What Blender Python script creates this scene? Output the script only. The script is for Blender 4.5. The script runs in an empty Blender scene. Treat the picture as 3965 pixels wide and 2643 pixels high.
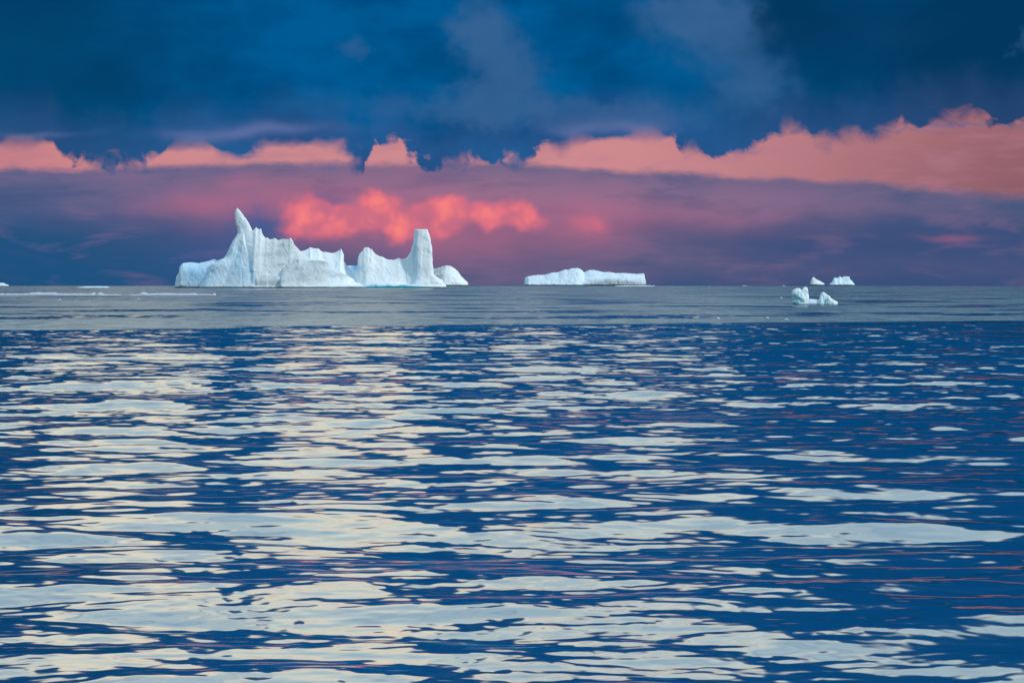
import bpy, math, random
import numpy as np
from mathutils import noise as mnoise, Vector

random.seed(7)
rng = np.random.default_rng(11)
S = bpy.context.scene
C = S.collection
PI = math.pi

# ------------------------------------------------------------------ camera
W, H, F = 3965.0, 2643.0, 11014.0          # photo size, focal length in its pixels (100 mm)
CAM_H, R_E = 4.0, 6.371e6                  # eye height over the sea, earth radius
HORIZON_Y = 1106.0
DIP = math.sqrt(2 * CAM_H / R_E)           # dip of the sea horizon
PITCH = math.atan((H / 2 - HORIZON_Y) / F) + DIP
cam = bpy.data.cameras.new('camera')
cam.sensor_width = 36.0; cam.lens = 36.0 * F / W
cam.clip_start = 0.5; cam.clip_end = 40000
co = bpy.data.objects.new('camera', cam); C.objects.link(co)
co.location = (0, 0, CAM_H); co.rotation_euler = (PI / 2 - PITCH, 0, 0)
S.camera = co
S.view_settings.view_transform = 'Standard'
S.view_settings.look = 'None'
S.view_settings.exposure = 0.0
S.view_settings.gamma = 1.0
S.view_settings.use_curve_mapping = False
S.cycles.max_bounces = 6
S.cycles.glossy_bounces = 3
S.cycles.caustics_reflective = False


def ray(px, py):
    """direction of a photo point as slopes (x/y, z/y)"""
    x, z = (px - W / 2) / F, (H / 2 - py) / F
    c, s = math.cos(PITCH), math.sin(PITCH)
    yy, zz = c + s * z, -s + c * z
    return x / yy, zz / yy


def az(px):
    return math.degrees(math.atan(ray(px, HORIZON_Y)[0]))


def el(py):
    return math.degrees(math.atan(ray(W / 2, py)[1]))


def water_z(r):
    return -r * r / (2 * R_E)


def sea_range(py):
    t = -ray(W / 2, py)[1]
    d = t * t - 2 * CAM_H / R_E
    return R_E * (t - math.sqrt(max(d, 0)))


def lin(r, g, b):
    f = lambda c: (c / 12.92 if c <= 0.04045 else ((c + 0.055) / 1.055) ** 2.4)
    return (f(r / 255), f(g / 255), f(b / 255), 1.0)


# ------------------------------------------------------------------ node helper
class G:
    def __init__(self, tree):
        self.t = tree; self.n = tree.nodes; self.l = tree.links; self.n.clear()

    def put(self, sock, v):
        if isinstance(v, bpy.types.NodeSocket):
            self.l.new(v, sock)
        elif v is not None:
            sock.default_value = v

    def m(self, op, a=None, b=None, c=None, clamp=False):
        n = self.n.new('ShaderNodeMath'); n.operation = op; n.use_clamp = clamp
        for i, v in enumerate((a, b, c)):
            if v is not None: self.put(n.inputs[i], v)
        return n.outputs[0]

    def v(self, op, a=None, b=None, c=None, out=0):
        n = self.n.new('ShaderNodeVectorMath'); n.operation = op
        for i, x in enumerate((a, b, c)):
            if x is not None: self.put(n.inputs[i], x)
        return n.outputs[out]

    def scale(self, a, s):
        n = self.n.new('ShaderNodeVectorMath'); n.operation = 'SCALE'
        self.put(n.inputs[0], a); self.put(n.inputs['Scale'], s)
        return n.outputs[0]

    def smooth(self, x, a, b, lo=0.0, hi=1.0, kind='SMOOTHSTEP'):
        n = self.n.new('ShaderNodeMapRange'); n.interpolation_type = kind
        for i, v in enumerate((x, a, b, lo, hi)): self.put(n.inputs[i], v)
        return n.outputs[0]

    def mix(self, f, a, b):
        n = self.n.new('ShaderNodeMix'); n.data_type = 'RGBA'
        self.put(n.inputs[0], f); self.put(n.inputs[6], a); self.put(n.inputs[7], b)
        return n.outputs[2]

    def ramp(self, x, pts):
        n = self.n.new('ShaderNodeValToRGB'); e = n.color_ramp.elements
        while len(e) > 1: e.remove(e[-1])
        e[0].position, e[0].color = pts[0]
        for p, c in pts[1:]:
            k = e.new(p); k.color = c
        self.put(n.inputs[0], x)
        return n.outputs[0]

    def curve(self, x, pts):
        n = self.n.new('ShaderNodeFloatCurve'); cu = n.mapping.curves[0]
        cu.points[0].location = pts[0]; cu.points[1].location = pts[-1]
        for p in pts[1:-1]: cu.points.new(*p)
        for p in cu.points: p.handle_type = 'VECTOR'
        n.mapping.update()
        self.put(n.inputs[1], x)
        return n.outputs[0]

    def noise(self, vec, scale, detail=2.0, rough=0.5, out='Fac', dist=0.0):
        n = self.n.new('ShaderNodeTexNoise'); n.noise_dimensions = '3D'
        self.put(n.inputs['Vector'], vec)
        n.inputs['Scale'].default_value = scale
        n.inputs['Detail'].default_value = detail
        n.inputs['Roughness'].default_value = rough
        n.inputs['Distortion'].default_value = dist
        return n.outputs[out if out != 'Fac' else 0]

    def comb(self, x, y, z=0.0):
        n = self.n.new('ShaderNodeCombineXYZ')
        for i, v in enumerate((x, y, z)): self.put(n.inputs[i], v)
        return n.outputs[0]

    def sep(self, v):
        n = self.n.new('ShaderNodeSeparateXYZ'); self.put(n.inputs[0], v)
        return n.outputs

    def blobs(self, P, items):
        """sum of soft ellipses; items in photo points (x, y, rx, ry, weight), P in degrees"""
        tot = None
        for (x, y, rx, ry, w) in items:
            k = F * PI / 180
            inv = (k / rx, k / ry, 0)
            off = (-az(x) * inv[0], -el(y) * inv[1], 0)
            d = self.v('MULTIPLY_ADD', P, inv, off)
            q = self.v('DOT_PRODUCT', d, d, out=1)
            e = self.m('EXPONENT', self.m('MULTIPLY', q, -1.0))
            tot = self.m('MULTIPLY_ADD', e, w, tot if tot is not None else 0.0)
        return tot


# ------------------------------------------------------------------ sky
SUN_EL, SUN_AZ = 26.0, 120.0                # azimuth clockwise from the view direction
world = bpy.data.worlds.new('World'); S.world = world; world.use_nodes = True
g = G(world.node_tree)
tc = g.n.new('ShaderNodeTexCoord')
D = g.v('NORMALIZE', tc.outputs['Generated'])
dx, dy, dz = g.sep(D)[:]
A = g.m('DEGREES', g.m('ARCTAN2', dx, dy))
E = g.m('DEGREES', g.m('ARCSINE', dz))
P = g.comb(A, E)
n1 = g.v('SUBTRACT', g.noise(P, 0.55, 3, 0.55, 'Color'), (0.5, 0.5, 0.5))
n2 = g.v('SUBTRACT', g.noise(P, 2.2, 5, 0.62, 'Color'), (0.5, 0.5, 0.5))
Pw = g.v('ADD', P, g.v('MULTIPLY', n2, (0.75, 0.55, 0)))
Ps = g.v('ADD', P, g.v('MULTIPLY', n1, (1.6, 0.5, 0)))
An = g.m('DIVIDE', g.m('ADD', A, 14.0), 28.0, clamp=True)
Ew = g.sep(Pw)[1]
Es = g.sep(Ps)[1]


def edge(pts, vec_x=None):
    q = sorted([((az(x) + 14) / 28, el(y) / 14) for x, y in pts])
    q = [(0.0, q[0][1])] + q + [(1.0, q[-1][1])]
    return g.m('MULTIPLY', g.curve(An if vec_x is None else vec_x, q), 14.0)


# low bank of dusky cloud over the sea
blue_left, blue_right = lin(26, 82, 128), lin(58, 80, 124)
purple = lin(98, 94, 130)
low = g.mix(g.smooth(A, -9.5, 8.0), blue_left, blue_right)
low = g.mix(g.m('MULTIPLY', g.blobs(Ps, [(1900, 1010, 700, 190, 1.0), (1250, 900, 380, 110, .45), (2500, 960, 500, 150, .35),
                                        (3500, 1035, 900, 45, .30)]), 1.0, clamp=True), low, purple)
mauve = g.mix(g.smooth(A, -10, 9), lin(74, 92, 134), lin(86, 92, 128))
mauve = g.mix(g.m('MULTIPLY', g.blobs(Ps, [(1750, 740, 1150, 130, 1.0), (2800, 830, 750, 90, .7), (300, 690, 700, 60, .3)]), 0.9, clamp=True),
              mauve, lin(134, 110, 142))
low = g.mix(g.smooth(Es, el(935), el(770)), low, mauve)
bn = g.noise(g.v('MULTIPLY', P, (0.35, 1.5, 1)), 1.3, 5, 0.6, dist=0.4)
low = g.mix(g.smooth(bn, 0.46, 0.70, 0.0, 0.55), low, lin(50, 82, 124))
low = g.mix(g.smooth(bn, 0.50, 0.32, 0.0, 0.30), low, lin(140, 106, 142))
# rosy glow and coral cumulus heads
rose = g.blobs(Ps, [(1150, 770, 330, 75, .5), (780, 790, 190, 45, .45), (930, 700, 90, 30, .35), (1600, 840, 760, 120, .75), (2650, 835, 480, 60, .30),
                    (2290, 860, 160, 95, .45), (3700, 928, 130, 13, .5), (1550, 650, 200, 40, .15), (1760, 950, 330, 70, .35)])
low = g.mix(g.m('MULTIPLY', rose, 0.66, clamp=True), low, lin(192, 108, 136))
gap = g.blobs(Pw, [(1010, 880, 130, 75, 1.0), (1270, 790, 70, 50, .7), (900, 1000, 260, 80, .7), (1500, 960, 120, 30, .3)])
low = g.mix(g.m('MULTIPLY', gap, 0.75, clamp=True), low, lin(52, 90, 146))
heads = [(1160, 870, 70, 58, .9), (1200, 805, 60, 48, .8), (1300, 830, 55, 35, .95), (1360, 865, 60, 45, .85), (1455, 800, 60, 45, 1.0),
         (1430, 850, 40, 34, .6), (1545, 865, 62, 48, 1.15), (1650, 800, 60, 35, .6), (1720, 865, 55, 45, .9), (1745, 800, 62, 38, .95),
         (1870, 810, 60, 34, .95), (1930, 850, 60, 40, .7), (2010, 830, 65, 40, .75), (2070, 855, 45, 36, .65), (2270, 870, 70, 45, .6),
         (1490, 770, 50, 26, .7), (1600, 905, 60, 30, .4), (1240, 900, 60, 34, .4)]
Pc = g.v('ADD', P, g.v('MULTIPLY', g.v('SUBTRACT', g.noise(P, 2.2, 2, 0.5, 'Color'), (0.5, 0.5, 0.5)), (0.55, 0.5, 0)))
hv = g.blobs(Pc, [(x, y, rx * 1.2, ry * 1.15, w) for x, y, rx, ry, w in heads])
def puffs(sc):
    n = g.n.new('ShaderNodeTexVoronoi'); n.feature = 'SMOOTH_F1'; n.voronoi_dimensions = '2D'
    g.put(n.inputs['Vector'], g.v('ADD', P, g.v('MULTIPLY', g.v('SUBTRACT', g.noise(P, 3.0, 3, 0.5, 'Color'), (0.5, 0.5, 0.5)), (0.35, 0.35, 0))))
    n.inputs['Scale'].default_value = sc; n.inputs['Smoothness'].default_value = 0.35
    return g.m('SUBTRACT', 1.0, n.outputs['Distance'])
puff = g.m('MULTIPLY_ADD', puffs(1.5), 0.6, g.m('MULTIPLY', puffs(3.4), 0.4))
cov = g.m('MULTIPLY', g.smooth(hv, 0.1, 0.8), g.smooth(puff, 0.30, 0.85, 0.6, 1.2), clamp=True)
low = g.mix(g.m('MULTIPLY', cov, 0.85), low, lin(224, 112, 132))
low = g.mix(g.m('MULTIPLY', g.smooth(hv, 0.45, 1.3), g.smooth(puff, 0.42, 0.95, 0.1, 1.0), clamp=True), low, lin(252, 132, 128))

# salmon band of lit sky between the bank and the dark deck
salmon = g.mix(g.smooth(A, 1.5, 11.0), lin(204, 138, 144), lin(140, 94, 106))
salmon = g.mix(g.smooth(A, -11, -6, 1.0, 0.0), salmon, lin(200, 128, 134))
salmon = g.mix(g.smooth(E, el(760), el(480), 0.0, 0.15), salmon, lin(214, 134, 130))
sn = g.noise(g.v('MULTIPLY', P, (0.5, 2.2, 1)), 1.3, 4, 0.6)
salmon = g.mix(g.smooth(sn, 0.42, 0.72, 0.0, 0.5), salmon, lin(178, 122, 142))
edge2 = edge([(-400, 680), (0, 670), (500, 655), (900, 643), (1300, 640), (1900, 636), (2300, 655), (2650, 680), (3300, 712), (3600, 740), (3965, 778), (4300, 800)])
Ee = g.m('MULTIPLY_ADD', g.m('SUBTRACT', g.noise(g.v('MULTIPLY', P, (0.5, 1.2, 1)), 1.5, 5, 0.6), 0.5), 0.42, E)
k2 = g.smooth(g.m('SUBTRACT', Ee, edge2), -0.09, 0.11)
sky = g.mix(k2, low, salmon)
# thin grey streaks hanging in the salmon band
st = g.blobs(Pw, [(3700, 492, 260, 9, .7), (3450, 518, 200, 6, .6), (2900, 590, 50, 8, .5), (1250, 640, 90, 9, .5), (200, 528, 160, 9, .6)])
sky = g.mix(g.m('MULTIPLY', st, 0.8, clamp=True), sky, lin(98, 104, 150))

# dark deck of cloud with a ragged underside
ragamp = g.curve(An, [(0, .5)] + [((az(x) + 14) / 28, v) for x, v in [(0, .15), (240, .2), (280, .8), (600, .75), (650, .08), (900, .08), (960, .5), (1040, .12), (1270, .12), (1350, .8), (1700, 1.0), (2080, .9),
                          (2140, .25), (2200, .15), (2550, .12), (2640, .7), (2900, .5), (3050, .55), (3200, .6), (3965, .65)]] + [(1, .6)])
nw = g.v('SUBTRACT', g.noise(P, 1.5, 4, 0.55, 'Color'), (0.5, 0.5, 0.5))
An1 = g.m('ADD', An, g.m('MULTIPLY', g.m('MULTIPLY', g.sep(nw)[0], ragamp), 1.3 / 28))
edge1 = edge([(-500, 520), (0, 531), (210, 524), (228, 570), (280, 600), (357, 606), (442, 597), (476, 612), (544, 625), (595, 616), (618, 600), (600, 561), (640, 550), (765, 540), (833, 540), (850, 560), (935, 580), (986, 558),
              (1020, 535), (1224, 523), (1292, 527), (1334, 544), (1360, 586), (1411, 620), (1436, 625), (1447, 561), (1460, 523), (1521, 518), (1572, 552), (1598, 595), (1623, 629), (1700, 620), (1734, 603), (1870, 586),
              (1904, 612), (1946, 597), (1965, 608), (2050, 586), (2067, 544), (2135, 527), (2177, 550), (2220, 518), (2373, 510), (2517, 500), (2611, 510), (2628, 570), (2755, 574), (2857, 557), (2942, 535), (2985, 501), (3104, 476),
              (3138, 527), (3223, 533), (3257, 508), (3359, 503), (3376, 520), (3452, 475), (3520, 455), (3750, 425), (3894, 472), (3965, 445), (4400, 440)], vec_x=An1)
rag = g.m('SUBTRACT', g.noise(P, 2.0, 5, 0.54, dist=0.7), 0.5)
rag2 = g.m('SUBTRACT', g.noise(P, 1.1, 2, 0.5), 0.5)
Er = g.m('MULTIPLY_ADD', rag, ragamp, g.m('MULTIPLY_ADD', rag2, g.m('MULTIPLY', ragamp, 0.45), E))
soft = g.smooth(g.noise(P, 1.3, 2), 0.38, 0.62, 0.06, 0.26)
k1 = g.smooth(g.m('ADD', g.m('SUBTRACT', Er, edge1), g.smooth(A, -2, 6, 0.17, 0.11)), g.m('MULTIPLY', soft, -1.0), soft)
deckn = g.noise(g.v('MULTIPLY', P, (0.5, 0.9, 1)), 0.8, 5, 0.55)
deck = g.mix(g.smooth(deckn, 0.32, 0.66), lin(0, 72, 124), lin(0, 92, 150))
deck = g.mix(g.smooth(A, -12, -4, 0.75, 0.0), deck, lin(4, 66, 104))
deck = g.mix(g.m('MULTIPLY', g.blobs(Ps, [(3700, 250, 700, 420, .95), (3000, 60, 260, 170, .8), (3965, 500, 300, 130, .5), (450, 330, 260, 120, .45), (0, 0, 600, 330, .6), (3965, 0, 500, 250, .4)]), 1.0, clamp=True),
             deck, lin(2, 56, 96))
slate = g.blobs(g.v('ADD', Ps, g.v('MULTIPLY', n2, (0.9, 0.9, 0))), [(1850, 90, 110, 150, .95), (1960, 260, 130, 130, .95), (1890, 420, 250, 90, .8), (1380, 190, 80, 70, .6), (2760, 120, 200, 130, .85),
      (2920, 330, 180, 120, .75), (2620, 40, 200, 90, .6), (2420, 440, 330, 70, .8), (1500, 410, 280, 60, .4), (700, 470, 350, 50, .35), (2400, 480, 220, 40, .4), (3450, 130, 420, 120, .25),
      (1130, 360, 160, 90, .25), (3960, 170, 40, 60, .6), (1850, 480, 120, 40, .3)])
deck = g.mix(g.m('MULTIPLY', g.smooth(slate, 0.12, 1.0), g.smooth(deckn, 0.25, 0.75, 0.65, 1.0), clamp=True), deck, lin(54, 98, 146))
deck = g.mix(g.blobs(Ps, [(760, 525, 150, 22, .9), (1100, 505, 190, 26, .9), (950, 520, 90, 20, .5), (2400, 490, 170, 26, .9), (2200, 500, 80, 20, .6), (150, 522, 150, 14, .6)]), deck, lin(92, 112, 162))
deck = g.mix(g.m('MULTIPLY', g.m('SUBTRACT', 1.0, g.smooth(g.m('SUBTRACT', Er, edge1), 0.0, 1.1)), 0.28), deck, lin(70, 92, 146))
deck = g.mix(g.smooth(E, 5.6, 8.5, 0.0, 0.75), deck, lin(2, 66, 124))
sky = g.mix(k1, sky, deck)

# open bright sky above the deck (over the frame, seen in the swell)
topn = g.m('SUBTRACT', g.noise(g.v('MULTIPLY', P, (0.20, 0.16, 1)), 1.0, 3, 0.5), 0.5)
topn2 = g.m('SUBTRACT', g.noise(g.v('MULTIPLY', P, (0.7, 0.45, 1)), 1.0, 3, 0.5), 0.5)
cols = g.curve(An, [(0, .5)] + [((az(x) + 14) / 28, v) for x, v in [(-200, .5), (0, .5), (150, .3), (300, .1), (700, .12), (860, .7), (990, .4), (1090, .03), (1550, .03), (1690, .8), (1790, .75), (1900, .3), (2150, .25),
                     (2320, .6), (2450, .28), (2850, .35), (3060, .75), (3250, .45), (3480, .75), (3700, .5), (3965, .8)]] + [(1, .8)])
top_el = g.m('ADD', g.m('ADD', g.smooth(A, 1.0, 10.0, 0.0, 1.0), g.m('MULTIPLY_ADD', cols, 9.5, 9.2)), g.m('MULTIPLY_ADD', topn, 1.6, g.m('MULTIPLY', topn2, 2.0)))
k3 = g.smooth(g.m('SUBTRACT', E, top_el), -0.25, g.smooth(A, 0.5, 9.0, 0.9, 3.4))
En = g.m('DIVIDE', E, 90.0, clamp=True)
openc = g.ramp(En, [(0.0, lin(240, 218, 192)), (0.105, lin(240, 222, 198)), (0.14, lin(236, 226, 206)), (0.18, lin(214, 222, 216)), (0.235, lin(180, 203, 216)), (0.40, lin(158, 190, 214)),
                    (0.6, lin(160, 195, 226)), (1.0, lin(150, 190, 226))])
nish = g.n.new('ShaderNodeTexSky'); nish.sky_type = 'NISHITA'; nish.sun_disc = False
nish.sun_elevation = math.radians(SUN_EL); nish.sun_rotation = math.radians(SUN_AZ)
openc = g.v('ADD', openc, g.scale(nish.outputs[0], 0.006))
# streaks of thin cloud in the open part
cs = g.noise(g.v('MULTIPLY', P, (0.09, 0.34, 1)), 1.6, 4, 0.6, dist=0.8)
openc = g.mix(g.smooth(cs, 0.48, 0.70, 0.0, 0.62), openc, lin(112, 142, 182))
sky = g.mix(k3, sky, openc)
# the sky at the photographer's back: pale, evenly bright overcast
back = g.smooth(g.m('ABSOLUTE', A), 40.0, 95.0)
sky = g.mix(g.m('MULTIPLY', back, g.smooth(E, 0.0, 8.0, 0.6, 1.0)), sky, g.mix(g.smooth(E, 0, 60), (0.46, 0.66, 0.80, 1), (0.42, 0.64, 0.84, 1)))
bg = g.n.new('ShaderNodeBackground'); g.put(bg.inputs[0], sky); bg.inputs[1].default_value = 1.0
ow = g.n.new('ShaderNodeOutputWorld'); g.l.new(bg.outputs[0], ow.inputs[0])
world.cycles.sampling_method = 'MANUAL'; world.cycles.sample_map_resolution = 1024

sun = bpy.data.lights.new('sun', 'SUN'); sun.energy = 2.1; sun.angle = math.radians(7); sun.color = (1.0, 0.97, 0.92)
so = bpy.data.objects.new('sun', sun); C.objects.link(so)
sd = Vector((math.sin(math.radians(SUN_AZ)) * math.cos(math.radians(SUN_EL)), math.cos(math.radians(SUN_AZ)) * math.cos(math.radians(SUN_EL)), math.sin(math.radians(SUN_EL))))
so.rotation_euler = sd.to_track_quat('Z', 'Y').to_euler()
so.location = (0, 0, 60)


# ------------------------------------------------------------------ tags
def tag(o, label=None, cat=None, group=None, kind=None):
    if label: o['label'] = label
    if cat: o['category'] = cat
    if group: o['group'] = group
    if kind: o['kind'] = kind
    return o


def mesh_obj(name, verts, faces, mat, smooth=True):
    me = bpy.data.meshes.new(name)
    verts = np.asarray(verts, dtype=np.float32)
    me.vertices.add(len(verts)); me.vertices.foreach_set('co', verts.ravel())
    faces = np.asarray(faces, dtype=np.int32)
    k = faces.shape[1]
    me.loops.add(faces.size); me.loops.foreach_set('vertex_index', faces.ravel())
    me.polygons.add(len(faces)); me.polygons.foreach_set('loop_start', np.arange(0, faces.size, k, dtype=np.int32))
    me.polygons.foreach_set('use_smooth', np.full(len(faces), smooth))
    me.update(calc_edges=True); me.validate()
    if mat: me.materials.append(mat)
    o = bpy.data.objects.new(name, me); C.objects.link(o)
    return o


# ------------------------------------------------------------------ sea
def sea_material():
    m = bpy.data.materials.new('sea_water'); m.use_nodes = True
    q = G(m.node_tree)
    geo = q.n.new('ShaderNodeNewGeometry')
    Pp = geo.outputs['Position']
    x, y, z = q.sep(Pp)[:]
    r = q.m('SQRT', q.m('ADD', q.m('MULTIPLY', x, x), q.m('MULTIPLY', y, y)))
    flat = q.comb(x, y, 0.0)
    # ripples too short for the mesh grow in with distance
    def slopes(scale, stretch, det=2.0):
        c = q.noise(q.v('MULTIPLY', flat, (stretch, 1.0, 1.0)), scale, det, 0.5, 'Color')
        return q.v('SUBTRACT', c, (0.5, 0.5, 0.5))
    near_r = q.scale(slopes(2.2, 0.7, 1.5), q.smooth(r, 20, 120, 0.05, 0.26))
    clump = q.smooth(q.noise(q.v('MULTIPLY', flat, (0.10, 0.045, 1)), 1.0, 3, 0.6), 0.35, 0.65, 0.75, 1.15)
    mid_r = q.scale(slopes(0.85, 0.6, 1.0), q.m('MULTIPLY', clump, q.m('MULTIPLY', q.smooth(r, 45, 150, 0.0, 0.40), q.smooth(r, 140, 300, 1.0, 0.55))))
    grp = q.scale(q.v('SUBTRACT', q.noise(q.v('MULTIPLY', flat, (0.55, 0.22, 1)), 1.0, 2.0, 0.5, 'Color'), (0.5, 0.5, 0.5)), q.smooth(r, 90, 220, 0.0, 0.27))
    s = q.v('ADD', q.v('ADD', near_r, mid_r), grp)
    # the wind line: beyond it the sea is ruffled and scatters the sky
    wob = q.m('SUBTRACT', q.noise(q.v('MULTIPLY', flat, (0.035, 0.01, 1)), 1.0, 3, 0.55), 0.5)
    line = q.m('MULTIPLY_ADD', q.m('DIVIDE', x, q.m('MAXIMUM', y, 1.0)), 165.0, 270.0)
    d = q.m('SUBTRACT', q.m('MULTIPLY_ADD', wob, 14.0, r), line)
    ruf = q.smooth(d, -1.0, 4.0)
    st = q.noise(q.v('MULTIPLY', flat, (0.03, 0.024, 1)), 1.0, 4, 0.6)
    slick = q.m('MULTIPLY', q.smooth(st, 0.50, 0.58, 0.0, 0.9), q.smooth(r, 290, 330))
    far = q.noise(q.v('MULTIPLY', flat, (0.002, 0.006, 1)), 1.0, 4, 0.6)
    slick = q.m('MAXIMUM', slick, q.m('MULTIPLY', q.smooth(far, 0.55, 0.66, 0, 0.35), q.smooth(r, 600, 900)))
    slick = q.m('MAXIMUM', slick, q.smooth(r, 4200, 5600, 0.0, 0.8))
    ruf = q.m('MULTIPLY', ruf, q.m('MULTIPLY_ADD', slick, -1.0, 1.0))
    fine = q.scale(slopes(9.0, 0.5, 2.0), q.m('MULTIPLY', ruf, 0.42))
    s = q.scale(s, q.smooth(ruf, 0, 1, 1.0, 0.75))
    s = q.v('ADD', s, fine)
    s = q.v('MULTIPLY', s, (0.6, 1.0, 0.0))
    # wind waves lean: their long steep faces look down the wind, towards -Y
    lean = q.m('MULTIPLY_ADD', ruf, 0.055, q.smooth(r, 25, 170, 0.031, 0.026))
    s = q.v('ADD', s, q.comb(0.0, q.m('MULTIPLY', lean, -1.0), 0.0))
    sx, sy, sz = q.sep(s)[:]
    s = q.comb(sx, q.m('SMOOTH_MIN', sy, q.smooth(r, 60, 150, 0.06, -0.028), 0.02), 0.0)
    nrm = q.v('NORMALIZE', q.v('ADD', geo.outputs['Normal'], s))
    rough = q.smooth(ruf, 0.0, 1.0, 0.058, 0.22)
    gl = q.n.new('ShaderNodeBsdfGlossy'); gl.distribution = 'GGX'
    gl.inputs['Color'].default_value = (0.88, 0.88, 0.86, 1)
    q.put(gl.inputs['Roughness'], rough); q.put(gl.inputs['Normal'], nrm)
    df = q.n.new('ShaderNodeBsdfDiffuse'); df.inputs['Color'].default_value = (0.055, 0.155, 0.19, 1)
    fr = q.n.new('ShaderNodeFresnel'); fr.inputs['IOR'].default_value = 1.9; q.put(fr.inputs['Normal'], nrm)
    fac = q.m('MULTIPLY', q.smooth(fr.outputs[0], 0.0, 0.45, 0.5, 0.97, 'LINEAR'), q.smooth(ruf, 0, 1, 1.0, 0.66))
    mx = q.n.new('ShaderNodeMixShader'); q.put(mx.inputs[0], fac)
    q.l.new(df.outputs[0], mx.inputs[1]); q.l.new(gl.outputs[0], mx.inputs[2])
    o = q.n.new('ShaderNodeOutputMaterial'); q.l.new(mx.outputs[0], o.inputs[0])
    return m


def build_sea():
    # rings: even steps of the view angle in front of the lens, geometric elsewhere
    near = list(np.geomspace(0.02, 20, 50))
    rows = [sea_range(yy) for yy in np.arange(3150, HORIZON_Y + 10, -1.45)]
    rows = [r for r in rows if r > 20.3]
    last = rows[-1]; far = []
    while last < 16000:
        last *= 1.018; far.append(last)
    rr = np.array(near + rows + far)
    step = np.gradient(rr)
    fine = np.radians(np.arange(-14, 14.001, 0.036))
    coarse = np.radians(np.linspace(14, 346, 150)[1:-1])
    th = np.concatenate([fine, coarse])
    tstep = np.concatenate([np.full(len(fine), math.radians(0.036)), np.full(len(coarse), math.radians(2.2))])
    Rr, Th = np.meshgrid(rr, th, indexing='ij')
    X, Y = Rr * np.sin(Th), Rr * np.cos(Th)
    Z = np.zeros_like(X)
    # directional spectrum of small waves over a low swell
    waves = []
    def band(n, l0, l1, slope, d0, spread):
        ls = np.exp(rng.uniform(math.log(l0), math.log(l1), n))
        for L in ls:
            a = math.radians(d0 + rng.normal(0, spread))
            waves.append((L, a, slope * math.sqrt(2.0 / n) * rng.uniform(0.6, 1.4), rng.uniform(0, 2 * PI)))
    band(10, 9, 22, 0.028, 80, 24)
    band(16, 3.2, 7.5, 0.031, 66, 11)
    band(16, 2.8, 6.5, 0.031, 114, 13)
    band(38, 1.1, 2.7, 0.034, 88, 38)
    band(44, 0.42, 1.0, 0.025, 90, 48)
    band(34, 0.18, 0.36, 0.014, 90, 50)
    lo, hi = 1.0, 0.0
    for L, a, sl, ph in waves:
        k = 2 * PI / L; amp = sl / k
        wr = np.clip((L / np.maximum(step, 1e-4) - 2.5) / 3.0, 0, 1)[:, None]
        wt = np.clip((L / (rr[:, None] * tstep[None, :]) - 2.5) / 3.0, 0, 1)
        w = wr * wt
        if not w.any(): continue
        rsel = np.where(w.max(axis=1) > 0)[0]
        s0, s1 = rsel[0], rsel[-1] + 1
        kx, ky = k * math.cos(a), k * math.sin(a)
        Z[s0:s1] += amp * w[s0:s1] * np.sin(kx * X[s0:s1] + ky * Y[s0:s1] + ph)
    Z += water_z(Rr)
    nr, nt = X.shape
    V = np.stack([X, Y, Z], -1).reshape(-1, 3)
    i = np.arange(nr - 1)[:, None] * nt; j = np.arange(nt)[None, :]; j2 = (j + 1) % nt
    Fq = np.stack([i + j, i + nt + j, i + nt + j2, i + j2], -1).reshape(-1, 4)[:, ::-1]
    o = mesh_obj('sea_water', V, Fq, sea_material())
    return tag(o, kind='structure')


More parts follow.
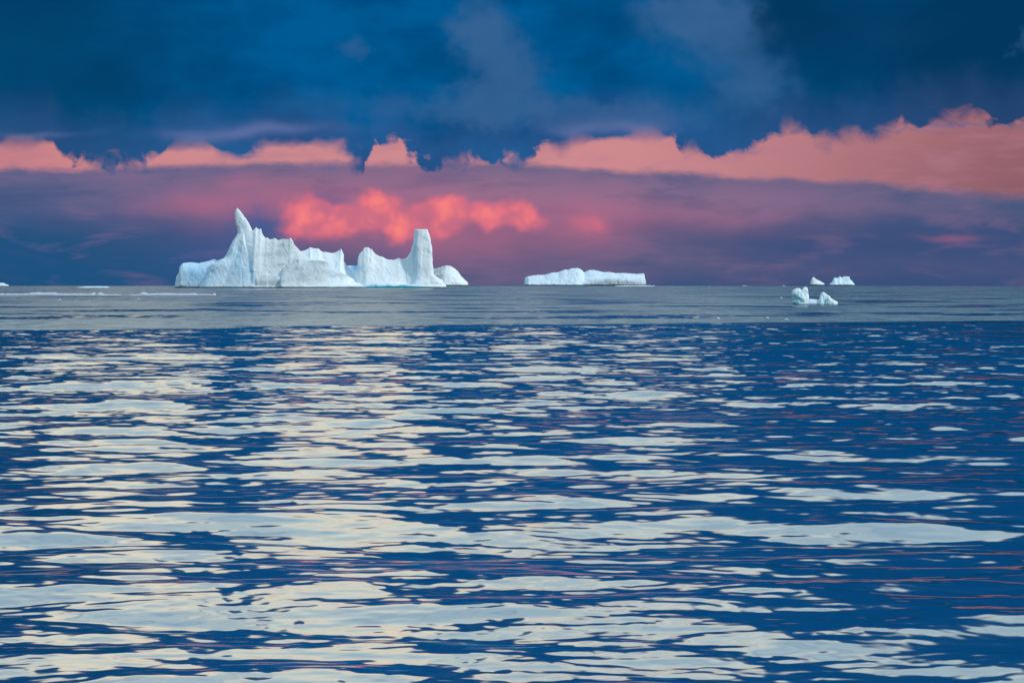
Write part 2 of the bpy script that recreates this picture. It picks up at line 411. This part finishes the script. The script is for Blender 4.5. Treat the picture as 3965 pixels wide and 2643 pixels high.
# ------------------------------------------------------------------ ice
def ice_material(name, tint=(0.84, 0.89, 0.91), dirt=(0.40, 0.46, 0.49), dirt_amt=0.35, unit=1.0, dirty=(), teal=(), blue=(), flute=1.0, foot_shade_h=1.0, white=()):
    """dirty/teal/blue: soft ellipses (x, z, rx, rz, weight) in the berg's own frame, in its drawing units"""
    m = bpy.data.materials.new(name); m.use_nodes = True
    q = G(m.node_tree)
    tc = q.n.new('ShaderNodeTexCoord')
    P = q.scale(tc.outputs['Object'], 1.0 / unit)
    geo = q.n.new('ShaderNodeNewGeometry')
    px, py, pz = q.sep(P)[:]
    wob = q.v('SUBTRACT', q.noise(P, 0.03, 4, 0.6, 'Color'), (0.5, 0.5, 0.5))
    Pb = q.v('ADD', P, q.scale(wob, 26.0))

    def bl(items):
        tot = 0.0
        for (x, z, rx, rz, w) in items:
            d = q.v('MULTIPLY_ADD', Pb, (1 / rx, 0, 1 / rz), (-x / rx, 0, -z / rz))
            e = q.m('EXPONENT', q.m('MULTIPLY', q.v('DOT_PRODUCT', d, d, out=1), -1.0))
            tot = q.m('MULTIPLY_ADD', e, w, tot)
        return tot
    streak = q.noise(q.v('MULTIPLY', P, (0.09, 0.09, 0.018)), 1.0, 5, 0.6)
    speck = q.noise(P, 0.22, 4, 0.65)
    lay = q.noise(q.v('MULTIPLY', P, (0.02, 0.02, 0.05)), 1.0, 4, 0.6)
    base = q.mix(q.smooth(streak, 0.35, 0.7, 0.0, 0.5), tint + (1,), (tint[0] * 0.84, tint[1] * 0.95, tint[2] * 1.0, 1))
    dm = q.m('MULTIPLY', q.m('MULTIPLY_ADD', q.smooth(speck, 0.45, 0.65), 0.6, q.smooth(lay, 0.45, 0.62, 0.0, 0.5)), dirt_amt)
    if dirty:
        db = q.m('MULTIPLY', bl(dirty), q.smooth(py, 0.0, 12.0, 1.0, 0.0), clamp=True)
        dm = q.m('ADD', q.m('MULTIPLY', dm, q.m('MULTIPLY_ADD', db, 1.5, 0.2)), q.m('MULTIPLY', db, 0.52), clamp=True)
    rgh = q.m('MULTIPLY_ADD', db, 1.2, 0.35) if dirty else 0.6
    base = q.mix(dm, base, dirt + (1,))
    if blue:
        base = q.mix(q.m('MULTIPLY', bl(blue), 1.0, clamp=True), base, (0.30, 0.62, 0.86, 1))
    # undercut shade and reflection, painted as a dark line along the waterline
    foot_shade = q.smooth(q.m('MULTIPLY_ADD', q.m('SUBTRACT', q.noise(P, 0.06, 3, 0.6), 0.5), 4.0, pz), 2.0 * foot_shade_h, 4.8 * foot_shade_h, 1.0, 0.0)
    base = q.mix(q.m('MULTIPLY', foot_shade, 0.95 if foot_shade_h > 0.1 else 0.0), base, (0.015, 0.06, 0.085, 1))
    if teal:
        tm = q.m('MULTIPLY', bl(teal), q.smooth(speck, 0.3, 0.6, 0.6, 1.1), clamp=True)
        base = q.mix(tm, base, (0.03, 0.36, 0.46, 1))
    bs = q.n.new('ShaderNodeBsdfPrincipled')
    q.put(bs.inputs['Base Color'], base)
    bs.inputs['Roughness'].default_value = 0.7
    bs.inputs['IOR'].default_value = 1.31
    bs.inputs['Specular IOR Level'].default_value = 0.35
    hgt = q.m('MULTIPLY_ADD', streak, 0.9 * flute, q.m('MULTIPLY_ADD', speck, q.m('MULTIPLY', rgh, 1.6), q.m('MULTIPLY', q.noise(P, 0.05, 3, 0.55), 4.5)))
    bp = q.n.new('ShaderNodeBump'); bp.inputs['Strength'].default_value = 0.24; bp.inputs['Distance'].default_value = 2.6 * unit
    q.put(bp.inputs['Height'], hgt); q.l.new(bp.outputs[0], bs.inputs['Normal'])
    o = q.n.new('ShaderNodeOutputMaterial'); q.l.new(bs.outputs[0], o.inputs[0])
    return m


def tower(slices, n=2.4, seg=36):
    """stack of rounded slices (z, x_left, x_right, y_front, y_back), closed"""
    zs = [s[0] for s in slices]
    z = np.unique(np.concatenate([np.linspace(zs[k], zs[k + 1], max(2, int((zs[k + 1] - zs[k]) / 6) + 2)) for k in range(len(zs) - 1)]))
    cols = [np.interp(z, zs, [s[i] for s in slices]) for i in range(1, 5)]
    V, Fc = [], []
    for k in range(len(z)):
        xl, xr, yf, yb = [c[k] for c in cols]
        for j in range(seg):
            t = 2 * PI * j / seg
            c, s = math.cos(t), math.sin(t)
            V.append(((xl + xr) / 2 + (xr - xl) / 2 * math.copysign(abs(c) ** (2 / n), c), (yf + yb) / 2 + (yb - yf) / 2 * math.copysign(abs(s) ** (2 / n), s), z[k]))
    for k in range(len(z) - 1):
        for j in range(seg):
            a, b = k * seg + j, k * seg + (j + 1) % seg
            Fc.append((a, b, b + seg, a + seg))
    Fc.append(tuple(reversed(range(seg)))); Fc.append(tuple(range((len(z) - 1) * seg, len(z) * seg)))
    return V, Fc


def ridge(prof, y, wf, wb, q=1.5, top=4.0, step=3.0, qb=None, base=-14.0, ends=18.0):
    """wall of ice whose crest follows prof [(x, h)]; y, wf, wb: crest line and half widths, numbers or [(x, v)]"""
    qb = qb or q
    xs = np.unique(np.concatenate([np.arange(prof[0][0], prof[-1][0], step), [p[0] for p in prof]]))
    val = lambda v: np.interp(xs, [p[0] for p in v], [p[1] for p in v]) if isinstance(v, (list, tuple)) else np.full(len(xs), float(v))
    h, yc, f, b = val(prof), val(y), val(wf), val(wb)
    e = np.clip(np.minimum(xs - xs[0], xs[-1] - xs) / ends, 0, 1); e = 0.35 + 0.65 * np.sqrt(e)
    K = 12; u = np.linspace(0, 1, K)
    V, Fc = [], []
    for i in range(len(xs)):
        ring = []
        ring.append((xs[i], yc[i] - f[i] * e[i], base))
        for t in u: ring.append((xs[i], yc[i] - top * .5 - (f[i] * e[i] - top * .5) * (1 - t ** q), max(h[i], 1) * t))
        for t in u[::-1]: ring.append((xs[i], yc[i] + top * .5 + (b[i] * e[i] - top * .5) * (1 - t ** qb), max(h[i], 1) * t))
        ring.append((xs[i], yc[i] + b[i] * e[i], base))
        V += ring; n = len(ring)
    for i in range(len(xs) - 1):
        for j in range(n):
            a, c = i * n + j, i * n + (j + 1) % n
            Fc.append((a, c, c + n, a + n))
    Fc.append(tuple(reversed(range(n)))); Fc.append(tuple(range((len(xs) - 1) * n, len(xs) * n)))
    return V, Fc


def facet(p):
    """broken planes: a tilted plane of its own for every cell"""
    c = mnoise.voronoi(p)[1][0]
    h = mnoise.cell_vector(c * 7.31)
    return (h - Vector((.5, .5, .5))).dot(p - c) * 2


def berg(name, solids, px0, dist, mat, label, cat, voxel=2.2, rough=2.2, flute=2.0, group=None, seed=0, undercut=3.0, cell=34.0, cut=4.0, sink=0.0):
    """join solids drawn in photo pixels round px0, remesh them into one body of ice, weather it, set it down at its distance"""
    V, Fc = [], []
    for v, f in solids:
        o = len(V); V += [(p[0] - px0, p[1], p[2]) for p in v]; Fc += [tuple(i + o for i in q) for q in f]
    me = bpy.data.meshes.new('tmp'); me.from_pydata(V, [], Fc); me.update()
    ob = bpy.data.objects.new('tmp', me); C.objects.link(ob)
    md = ob.modifiers.new('r', 'REMESH'); md.mode = 'VOXEL'; md.voxel_size = voxel; md.adaptivity = 0
    sm = ob.modifiers.new('s', 'SMOOTH'); sm.iterations = 1; sm.factor = 0.5
    dg = bpy.context.evaluated_depsgraph_get()
    ev = ob.evaluated_get(dg).to_mesh()
    n = len(ev.vertices)
    co_ = np.empty(n * 3, np.float32); ev.vertices.foreach_get('co', co_); co_ = co_.reshape(-1, 3)
    no = np.empty(n * 3, np.float32); ev.vertex_normals.foreach_get('vector', no); no = no.reshape(-1, 3)
    fl = []
    for p in ev.polygons: fl.append(tuple(p.vertices))
    disp = np.zeros(n)
    so_ = Vector((seed * 13.7, seed * 5.1, seed * 3.3))
    for i in range(n):
        x, y, z = (float(c) for c in co_[i])
        a = mnoise.fractal(Vector((x / 34, y / 34, z / 44)) + so_, 1.0, 2.2, 4)
        b = 1 - abs(mnoise.noise(Vector((x / 17, y / 17, z / 80)) + so_)) * 2.4
        disp[i] = rough * a + cut * (facet(Vector((x / cell, y / cell, z / cell / 1.5)) + so_) + 0.4 * facet(Vector((x / cell * 2.3, y / cell * 2.3, z / cell * 1.7)) + so_)) + flute * (b - 0.5) * (1 - abs(float(no[i][2])))
    horiz = no.copy(); horiz[:, 2] *= 0.4
    co_ = co_ + horiz * disp[:, None]
    uc = undercut * np.exp(-((co_[:, 2] - 0.5) / 2.6) ** 2)
    hn = no.copy(); hn[:, 2] = 0
    co_ = co_ - hn * uc[:, None]
    bpy.data.objects.remove(ob)
    s = dist / F
    me2 = bpy.data.meshes.new(name); me2.from_pydata((co_ * s).tolist(), [], fl); me2.update()
    me2.polygons.foreach_set('use_smooth', np.ones(len(me2.polygons), bool))
    me2.materials.append(mat)
    o = bpy.data.objects.new(name, me2); C.objects.link(o)
    x = ray(px0, HORIZON_Y)[0] * dist
    o.location = (x, dist, water_z(math.hypot(x, dist)) - sink * s)
    return tag(o, label, cat, group)


build_sea()

# the great ice castle
d1 = sea_range(1115); u1 = d1 / F; c1 = 1240
B = lambda items: [(x - c1, z, rx, rz, w) for x, z, rx, rz, w in items]
mat1 = ice_material('castle_ice', unit=u1, foot_shade_h=1.5, dirt_amt=0.45,
    dirty=B([(1060, 120, 85, 80, .75), (1185, 60, 100, 50, 1.0), (1255, 97, 50, 12, .8), (1320, 52, 40, 12, .9), (1050, 25, 55, 18, 1.0), (930, 250, 22, 40, .35), (1120, 165, 40, 30, .5)]),  # dirty ice, greyed further to paint stronger shading contrast between faces
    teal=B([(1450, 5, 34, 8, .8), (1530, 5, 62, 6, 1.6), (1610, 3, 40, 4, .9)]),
    blue=B([(1368, 78, 26, 12, 1.1), (947, 238, 10, 22, .35), (1603, 130, 14, 90, .28), (1622, 50, 14, 50, .25), (750, 55, 62, 60, .8), (870, 60, 80, 60, .32), (915, 130, 32, 60, .38), (962, 50, 22, 60, .35), (972, 110, 6, 45, .5), (988, 45, 5, 40, .45), (1300, 60, 6, 30, .3), (1500, 50, 70, 30, .08)]))  # some blue patches paint shade: left block, slope, arris crease
s_left = ridge([(672, 2), (677, 30), (680, 48), (689, 60), (692, 84), (698, 93), (706, 97), (734, 100), (765, 96), (794, 103), (822, 113), (840, 104), (880, 90)],
               62, [(672, 40), (700, 62), (880, 90)], 60, q=6.0, top=50, qb=4, ends=9)
s_slope_back = tower([(-14, 755, 1000, -60, 70), (0, 765, 992, -55, 62), (36, 789, 980, -48, 54), (56, 799, 975, -44, 50), (90, 816, 965, -40, 42), (103, 838, 962, -36, 40),
                 (116, 868, 958, -32, 36), (134, 881, 952, -28, 32), (163, 894, 946, -22, 26), (185, 903, 948, -20, 22), (200, 914, 956, -15, 18), (212, 920, 970, -13, 16),
                 (225, 918, 974, -12, 15), (241, 915, 968, -11, 14), (257, 912, 960, -10, 13), (275, 910, 949, -8, 12), (296, 911, 933, -5, 8), (306, 915, 925, -3, 5), (309, 918, 922, -1, 3)], n=2.3)
def prism(sections):
    """stack of polygons [(z, [(x, y), ...])] with the same corner count"""
    V = [(x, y, z) for z, pl in sections for x, y in pl]
    n = len(sections[0][1]); Fc = []
    for k in range(len(sections) - 1):
        for j in range(n):
            a, b = k * n + j, k * n + (j + 1) % n
            Fc.append((a, b, b + n, a + n))
    Fc.append(tuple(reversed(range(n)))); Fc.append(tuple(range((len(sections) - 1) * n, len(sections) * n)))
    return V, Fc


def wedge(z, xl, xa, yf, yb):
    w = xa - xl
    return (z, [(xl, yb * .5), (xl + 4, -6), (xl + w * .35, -6 + (yf + 6) * .42), (xl + w * .75, -6 + (yf + 6) * .86), (xa, yf), (xa + 8, yf * .3), (xa + 5, yb), (xl + w * .3, yb)])


s_slope = prism([wedge(*w) for w in [(-14, 756, 996, -104, 60), (0, 764, 992, -99, 56), (20, 780, 989, -90, 52), (36, 789, 987, -84, 48), (56, 799, 984, -76, 44), (90, 816, 975, -62, 38), (103, 838, 972, -57, 36), (116, 868, 967, -51, 32),
                                     (134, 881, 961, -43, 28), (163, 894, 952, -32, 22), (183, 903, 946, -25, 16), (205, 917, 945, -17, 8)]])
s_face = ridge([(940, 200), (955, 222), (972, 224), (981, 222), (988, 229), (993, 235), (997, 229), (1003, 227), (1012, 229), (1014, 214), (1020, 202), (1028, 192), (1036, 195), (1040, 189),
                (1052, 188), (1064, 195), (1070, 191), (1077, 185), (1093, 191), (1104, 188), (1115, 189), (1119, 186), (1124, 196), (1130, 188), (1134, 182), (1138, 170), (1160, 147), (1180, 125),
                (1201, 108), (1247, 104), (1271, 95), (1300, 70), (1351, 45), (1410, 14)],
               -6, [(940, 46), (970, 74), (986, 88), (1000, 88), (1060, 72), (1140, 50), (1200, 46), (1410, 30)], 60, q=1.4, top=8)
s_cliff = ridge([(985, 40), (1000, 46), (1040, 44), (1090, 48), (1120, 40)], -66, 30, 40, q=6, top=14)
s_wing = ridge([(1078, 20), (1082, 52), (1086, 70), (1100, 86), (1130, 100), (1161, 112), (1200, 108), (1240, 108), (1262, 102), (1280, 92), (1296, 81), (1299, 70), (1320, 58), (1351, 47), (1360, 30), (1420, 8)],
               -34, [(1078, 40), (1084, 86), (1110, 88), (1200, 66), (1290, 50), (1420, 22)], 40, q=1.5, top=8)
s_back = ridge([(1130, 130), (1161, 143), (1176, 147), (1188, 153), (1198, 160), (1208, 156), (1219, 154), (1232, 154), (1238, 147), (1245, 141), (1262, 139), (1284, 136), (1296, 139), (1302, 142), (1312, 147),
                (1318, 153), (1322, 142), (1326, 132), (1328, 108), (1342, 87), (1362, 62), (1390, 50), (1430, 40)],
               50, [(1130, 80), (1300, 75), (1430, 80)], 50, q=1.0, top=5)
s_rear = ridge([(1320, 80), (1345, 88), (1372, 87), (1400, 87), (1420, 80)], 135, 26, 26, q=2, top=16)
s_right = ridge([(1374, 50), (1384, 90), (1386, 118), (1391, 133), (1396, 138), (1403, 144), (1408, 153), (1411, 157), (1420, 157), (1425, 160), (1430, 155), (1440, 149), (1446, 140), (1452, 133), (1461, 127),
                 (1470, 123), (1482, 121), (1490, 116), (1498, 112), (1510, 110), (1522, 109), (1534, 113), (1544, 118), (1552, 115), (1559, 113), (1568, 115), (1576, 119), (1586, 134), (1596, 156), (1604, 150), (1640, 120), (1678, 54),
                 (1690, 42), (1697, 39), (1715, 29), (1721, 17), (1730, 4)],
                6, [(1374, 34), (1420, 62), (1500, 56), (1575, 46), (1640, 60), (1730, 30)], 50, q=1.1, top=6)
s_pillar = tower([(-14, 1560, 1728, -62, 50), (0, 1572, 1722, -60, 46), (17, 1584, 1716, -54, 42), (30, 1590, 1708, -48, 38), (39, 1592, 1697, -44, 35), (54, 1594, 1680, -40, 32), (94, 1592, 1675, -36, 28), (117, 1588, 1675, -34, 26),
                  (133, 1589, 1674, -32, 25), (161, 1596, 1673, -30, 22), (176, 1599, 1669, -29, 20), (192, 1602, 1667, -28, 20), (204, 1603, 1663, -27, 20), (222, 1605, 1657, -25, 20), (227, 1605, 1656, -24, 20)], n=3.4)
s_pillar_face = tower([(-14, 1590, 1726, -70, 0), (0, 1592, 1721, -68, 0), (17, 1600, 1714, -62, 0), (30, 1604, 1706, -56, 0), (39, 1607, 1696, -53, 0), (54, 1609, 1680, -50, 0), (94, 1610, 1675, -46, 0), (133, 1611, 1674, -42, 0),
                       (161, 1612, 1673, -40, 0), (176, 1612, 1669, -38, 0), (204, 1613, 1663, -36, 0), (222, 1614, 1657, -34, 0), (226, 1614, 1656, -33, 0)], n=5)
s_foot = ridge([(1395, 6), (1440, 12), (1500, 15), (1600, 14), (1690, 12), (1728, 6)], -52, 22, 50, q=3, top=12)
s_foot2 = ridge([(985, 8), (1100, 10), (1250, 12), (1330, 14), (1420, 9)], -84, 22, 40, q=2, top=8)
berg('iceberg', [s_left, s_slope, s_slope_back, s_face, s_cliff, s_wing, s_back, s_rear, s_right, s_pillar, s_pillar_face, s_foot, s_foot2], c1, d1, mat1,
     'largest iceberg, curved horn at one end and square-topped pillar at the other', 'iceberg', voxel=2.2, rough=1.3, flute=0.55, cut=2.8, cell=60, group='icebergs on the open sea', seed=1)

# the blunt berg showing behind the pillar
d2 = 3900.0
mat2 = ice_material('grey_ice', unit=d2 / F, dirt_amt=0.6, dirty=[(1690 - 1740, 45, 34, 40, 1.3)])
berg('iceberg', [ridge([(1640, 50), (1677, 66), (1703, 71), (1716, 76), (1727, 79), (1745, 76), (1760, 66), (1773, 55), (1788, 34), (1800, 22), (1810, 14), (1813, 3)], 0, [(1640, 30), (1722, 60), (1813, 30)], 50, q=1.8, top=12)],
     1740, d2, mat2, 'blunt sloping iceberg with one grey side, half hidden behind the tall pillar', 'iceberg', group='icebergs on the open sea', seed=2, voxel=2, sink=-2)

# flat-topped berg on the horizon
d3 = 7600.0
z0 = 1105.0
pr = [(2029, 3), (2031, 16), (2034, 30), (2045, 36), (2074, 40), (2108, 41), (2135, 49), (2162, 51), (2185, 61), (2198, 60), (2214, 67), (2239, 67), (2252, 62), (2262, 50), (2281, 60), (2304, 59), (2333, 52), (2360, 52),
      (2383, 48), (2423, 48), (2462, 44), (2491, 47), (2496, 39), (2497, 10)]
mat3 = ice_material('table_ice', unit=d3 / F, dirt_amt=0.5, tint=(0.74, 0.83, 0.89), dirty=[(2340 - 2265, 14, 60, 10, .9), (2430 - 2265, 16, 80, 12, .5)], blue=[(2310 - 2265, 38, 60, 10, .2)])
berg('iceberg', [ridge(pr, 0, [(2029, 60), (2230, 95), (2262, 80), (2497, 60)], 60, q=1.1, top=10),
                 ridge([(2190, 5), (2259, 13), (2300, 20), (2349, 26), (2400, 29), (2440, 27), (2465, 23), (2480, 26), (2496, 22), (2498, 8)], -52, 26, 30, q=6, top=24),
                 ridge([(2160, 20), (2200, 44), (2240, 52), (2258, 40), (2264, 10)], -30, 40, 30, q=1.3, top=10)],
     2265, d3, mat3, 'long low iceberg with a humped middle, on the horizon', 'iceberg', group='icebergs on the open sea', seed=3, voxel=1.6, rough=0.9, flute=0.8, cell=22, cut=2.6, sink=-1.0)

# the pair far off on the horizon
d4 = 7300.0
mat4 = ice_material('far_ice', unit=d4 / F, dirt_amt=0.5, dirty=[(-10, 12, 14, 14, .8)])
berg('iceberg', [ridge([(3136, 3), (3139, 14), (3142, 22), (3146, 29), (3151, 32), (3155, 27), (3163, 22), (3174, 17), (3184, 11), (3191, 7), (3193, 2)], 0, 22, 22, q=1.2, top=3, ends=6)],
     3160, d4, mat4, 'small shark-fin shaped iceberg, smaller of the far pair', 'iceberg', group='icebergs on the open sea', seed=4, voxel=1.0, rough=0.3, flute=0.4, cell=12, cut=1.4, undercut=1.0, sink=-2.0)
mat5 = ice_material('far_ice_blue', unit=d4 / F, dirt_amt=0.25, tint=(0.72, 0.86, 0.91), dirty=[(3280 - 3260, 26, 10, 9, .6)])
berg('iceberg', [ridge([(3208, 2), (3215, 8), (3222, 14), (3227, 24), (3231, 31), (3237, 29), (3241, 28), (3246, 32), (3251, 35), (3259, 30), (3264, 33), (3270, 35), (3280, 35), (3289, 34), (3291, 24), (3301, 15), (3306, 8), (3311, 2)], 0, 30, 26, q=1.3, top=6, ends=6)],
     3260, d4, mat5, 'stepped iceberg with a notched flat top, wider of the far pair', 'iceberg', group='icebergs on the open sea', seed=5, voxel=1.0, rough=0.3, flute=0.4, cell=12, cut=1.4, undercut=1.0, sink=-1.0)

# the growler nearest to the camera
d6 = sea_range(1180); c6 = 3155
mat6 = ice_material('growler_ice', foot_shade_h=2.0, unit=d6 / F * 0.35, dirt_amt=0.25, tint=(0.80, 0.90, 0.92),
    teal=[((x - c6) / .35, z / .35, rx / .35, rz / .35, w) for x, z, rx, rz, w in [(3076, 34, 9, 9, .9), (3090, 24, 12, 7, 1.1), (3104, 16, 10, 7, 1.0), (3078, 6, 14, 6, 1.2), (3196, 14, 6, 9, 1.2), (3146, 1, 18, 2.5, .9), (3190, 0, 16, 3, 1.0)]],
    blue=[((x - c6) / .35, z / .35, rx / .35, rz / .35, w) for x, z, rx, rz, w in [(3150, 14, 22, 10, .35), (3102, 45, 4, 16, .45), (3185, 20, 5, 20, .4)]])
g1 = tower([(-10, 3072, 3126, -20, 18), (0, 3071, 3128, -20, 20), (20, 3069, 3122, -20, 20), (40, 3067, 3112, -20, 18), (54, 3067, 3104, -16, 15), (60, 3075, 3099, -12, 12), (64, 3085, 3095, -8, 8)], n=2.6)
g2 = tower([(-10, 3098, 3140, -16, 22), (0, 3100, 3138, -16, 22), (22, 3103, 3133, -10, 22), (42, 3103, 3129, -8, 20), (58, 3104, 3128, -6, 18), (65, 3109, 3126, -3, 14), (68, 3114, 3124, 0, 10)], n=2.6)
g3 = ridge([(3110, 20), (3135, 22), (3150, 22), (3160, 20), (3175, 18)], 4, 20, 20, q=2.5, top=10, ends=8)
g4 = tower([(-10, 3166, 3246, -20, 20), (0, 3167, 3244, -18, 20), (8, 3168, 3243, -17, 18), (15, 3169, 3237, -15, 16), (20, 3171, 3225, -14, 15), (34, 3176, 3209, -11, 12), (41, 3178, 3199, -9, 10), (47, 3183, 3191, -5, 6), (49, 3185, 3189, -3, 3)], n=2.2)
g5 = tower([(-10, 3166, 3190, -28, 0), (0, 3168, 3189, -27, 0), (20, 3171, 3185, -20, 0), (32, 3176, 3183, -12, 0)], n=2.2)
g6 = tower([(-10, 3198, 3246, -26, 0), (0, 3200, 3243, -26, 0), (12, 3202, 3234, -22, 0), (26, 3200, 3218, -14, 0), (36, 3196, 3208, -8, 0)], n=2.2)
berg('iceberg', [g1, g2, g3, g4, g5, g6], c6, d6, mat6, 'small saddle-shaped iceberg with teal undersides, nearest to the camera', 'iceberg', group='icebergs on the open sea',
     seed=6, voxel=0.8, rough=1.2, flute=1.0, cell=11, cut=3.0, undercut=2.0)

# sliver of a berg at the edge of the frame
mat7 = ice_material('snow_ice', unit=0.1, foot_shade_h=0.01, dirt_amt=0.3, tint=(0.52, 0.58, 0.66), dirt=(0.55, 0.60, 0.66))
matf = ice_material('far_snow', unit=0.5, foot_shade_h=0.01, dirt_amt=0.3)
berg('iceberg', [ridge([(-90, 6), (-30, 12), (0, 11), (14, 10), (22, 6), (34, 3)], 0, 20, 20, q=2.5, top=8)], -20, 7000, matf,
     'tiny low iceberg cut off by the left edge at the horizon', 'iceberg', group='icebergs on the open sea', seed=7, voxel=1.4, rough=0.6, flute=0.3, cell=12, cut=0.6, undercut=0.6, sink=-0.5)

# floes
GF = 'ice floes'
def floe(prof, py, label, seed, wid=26, mat=mat7, voxel=0.8, cat='ice floe', name='ice_floe', group=GF, rough=0.9):
    d = sea_range(py)
    c = (prof[0][0] + prof[-1][0]) / 2
    return berg(name, [ridge(prof, 0, wid, wid, q=3.0, top=wid * .9, base=-4, ends=10, step=2.0)], c, d, mat, label, cat, voxel=voxel, rough=rough, flute=0.3, group=group, seed=seed, undercut=0.5, cell=9, cut=0.9)
def lumpy(pts, amp, seed):
    r = random.Random(seed); out = []
    xs = np.arange(pts[0][0], pts[-1][0], 5.0)
    for x in xs:
        h = np.interp(x, [p[0] for p in pts], [p[1] for p in pts])
        out.append((float(x), float(max(0.7, (h + r.uniform(-amp, amp)) * 1.1))))
    out.append(pts[-1]); return out
floe(lumpy([(-80, 4), (0, 5), (60, 5), (110, 5.5), (125, 8), (150, 9.5), (175, 7.5), (200, 9), (218, 8), (224, 5), (280, 5), (330, 4.5), (350, 4), (360, 8), (366, 10), (370, 2)], 1.0, 1), 1142,
     'long lumpy floe with a raised end, cut off by the left edge', 31)
floe(lumpy([(372, 1.5), (380, 6), (388, 9.5), (395, 7), (404, 3), (440, 3), (474, 1.2)], 0.6, 2), 1142, 'short pointed floe between the two long lumpy ones', 32)
floe(lumpy([(497, 1), (515, 2.5), (535, 3), (545, 7), (558, 11), (570, 7), (580, 5), (604, 7), (640, 7), (700, 5.5), (755, 6.5), (762, 3), (800, 3.5), (820, 3), (832, 6), (836, 1)], 1.0, 3), 1142.5,
     'long thin floe below the largest iceberg, hump near one end', 33)
floe(lumpy([(300, 1), (330, 4), (370, 5), (410, 4), (422, 1)], 0.4, 4), 1113.5, 'smooth pale blue floe just below the horizon', 34, wid=40, mat=ice_material('blue_snow', unit=0.3, foot_shade_h=0.01, tint=(0.66, 0.84, 0.92), dirt_amt=0.1))
floe(lumpy([(2380, 1), (2420, 2.5), (2480, 3.0), (2510, 2.4), (2535, 1)], 0.3, 5), 1107.5, 'thin floe at the flat end of the long low iceberg', 35, wid=30, mat=matf)
# scraps of ice
GC = 'scraps of drifting ice'
for i, (x, y, w, h, lab) in enumerate([
        (536, 1158, 14, 4, 'tiny white ice scrap under the hump of the long thin floe'),
        (231, 1160, 12, 4, 'tiny white ice scrap below the raised middle of the long lumpy floe'),
        (488, 1143, 10, 3, 'ice crumb in the gap before the long thin floe'),
        (2884, 1107, 20, 2, 'pale sliver of ice on the horizon between the long low iceberg and the far pair'),
        (3035, 1107, 16, 2, 'pale sliver of ice on the horizon just beside the far pair'),
        (3025, 1154, 12, 5, 'small ice scrap to the left of the nearest iceberg'),
        (2780, 1232, 16, 5, 'leftmost of three ice scraps on the ruffled water below the nearest iceberg'),
        (2972, 1230, 14, 4, 'middle of three ice scraps on the ruffled water below the nearest iceberg'),
        (3045, 1237, 18, 5, 'rightmost of three ice scraps on the ruffled water below the nearest iceberg')]):
    floe(lumpy([(x - w / 2, 0.8), (x - w / 5, h), (x + w / 4, h * .6), (x + w / 2, .6)], 0.3, 40 + i), y, lab, 50 + i, wid=8, voxel=0.5, cat='ice scrap', name='ice_chunk', group=GC, rough=0.5)
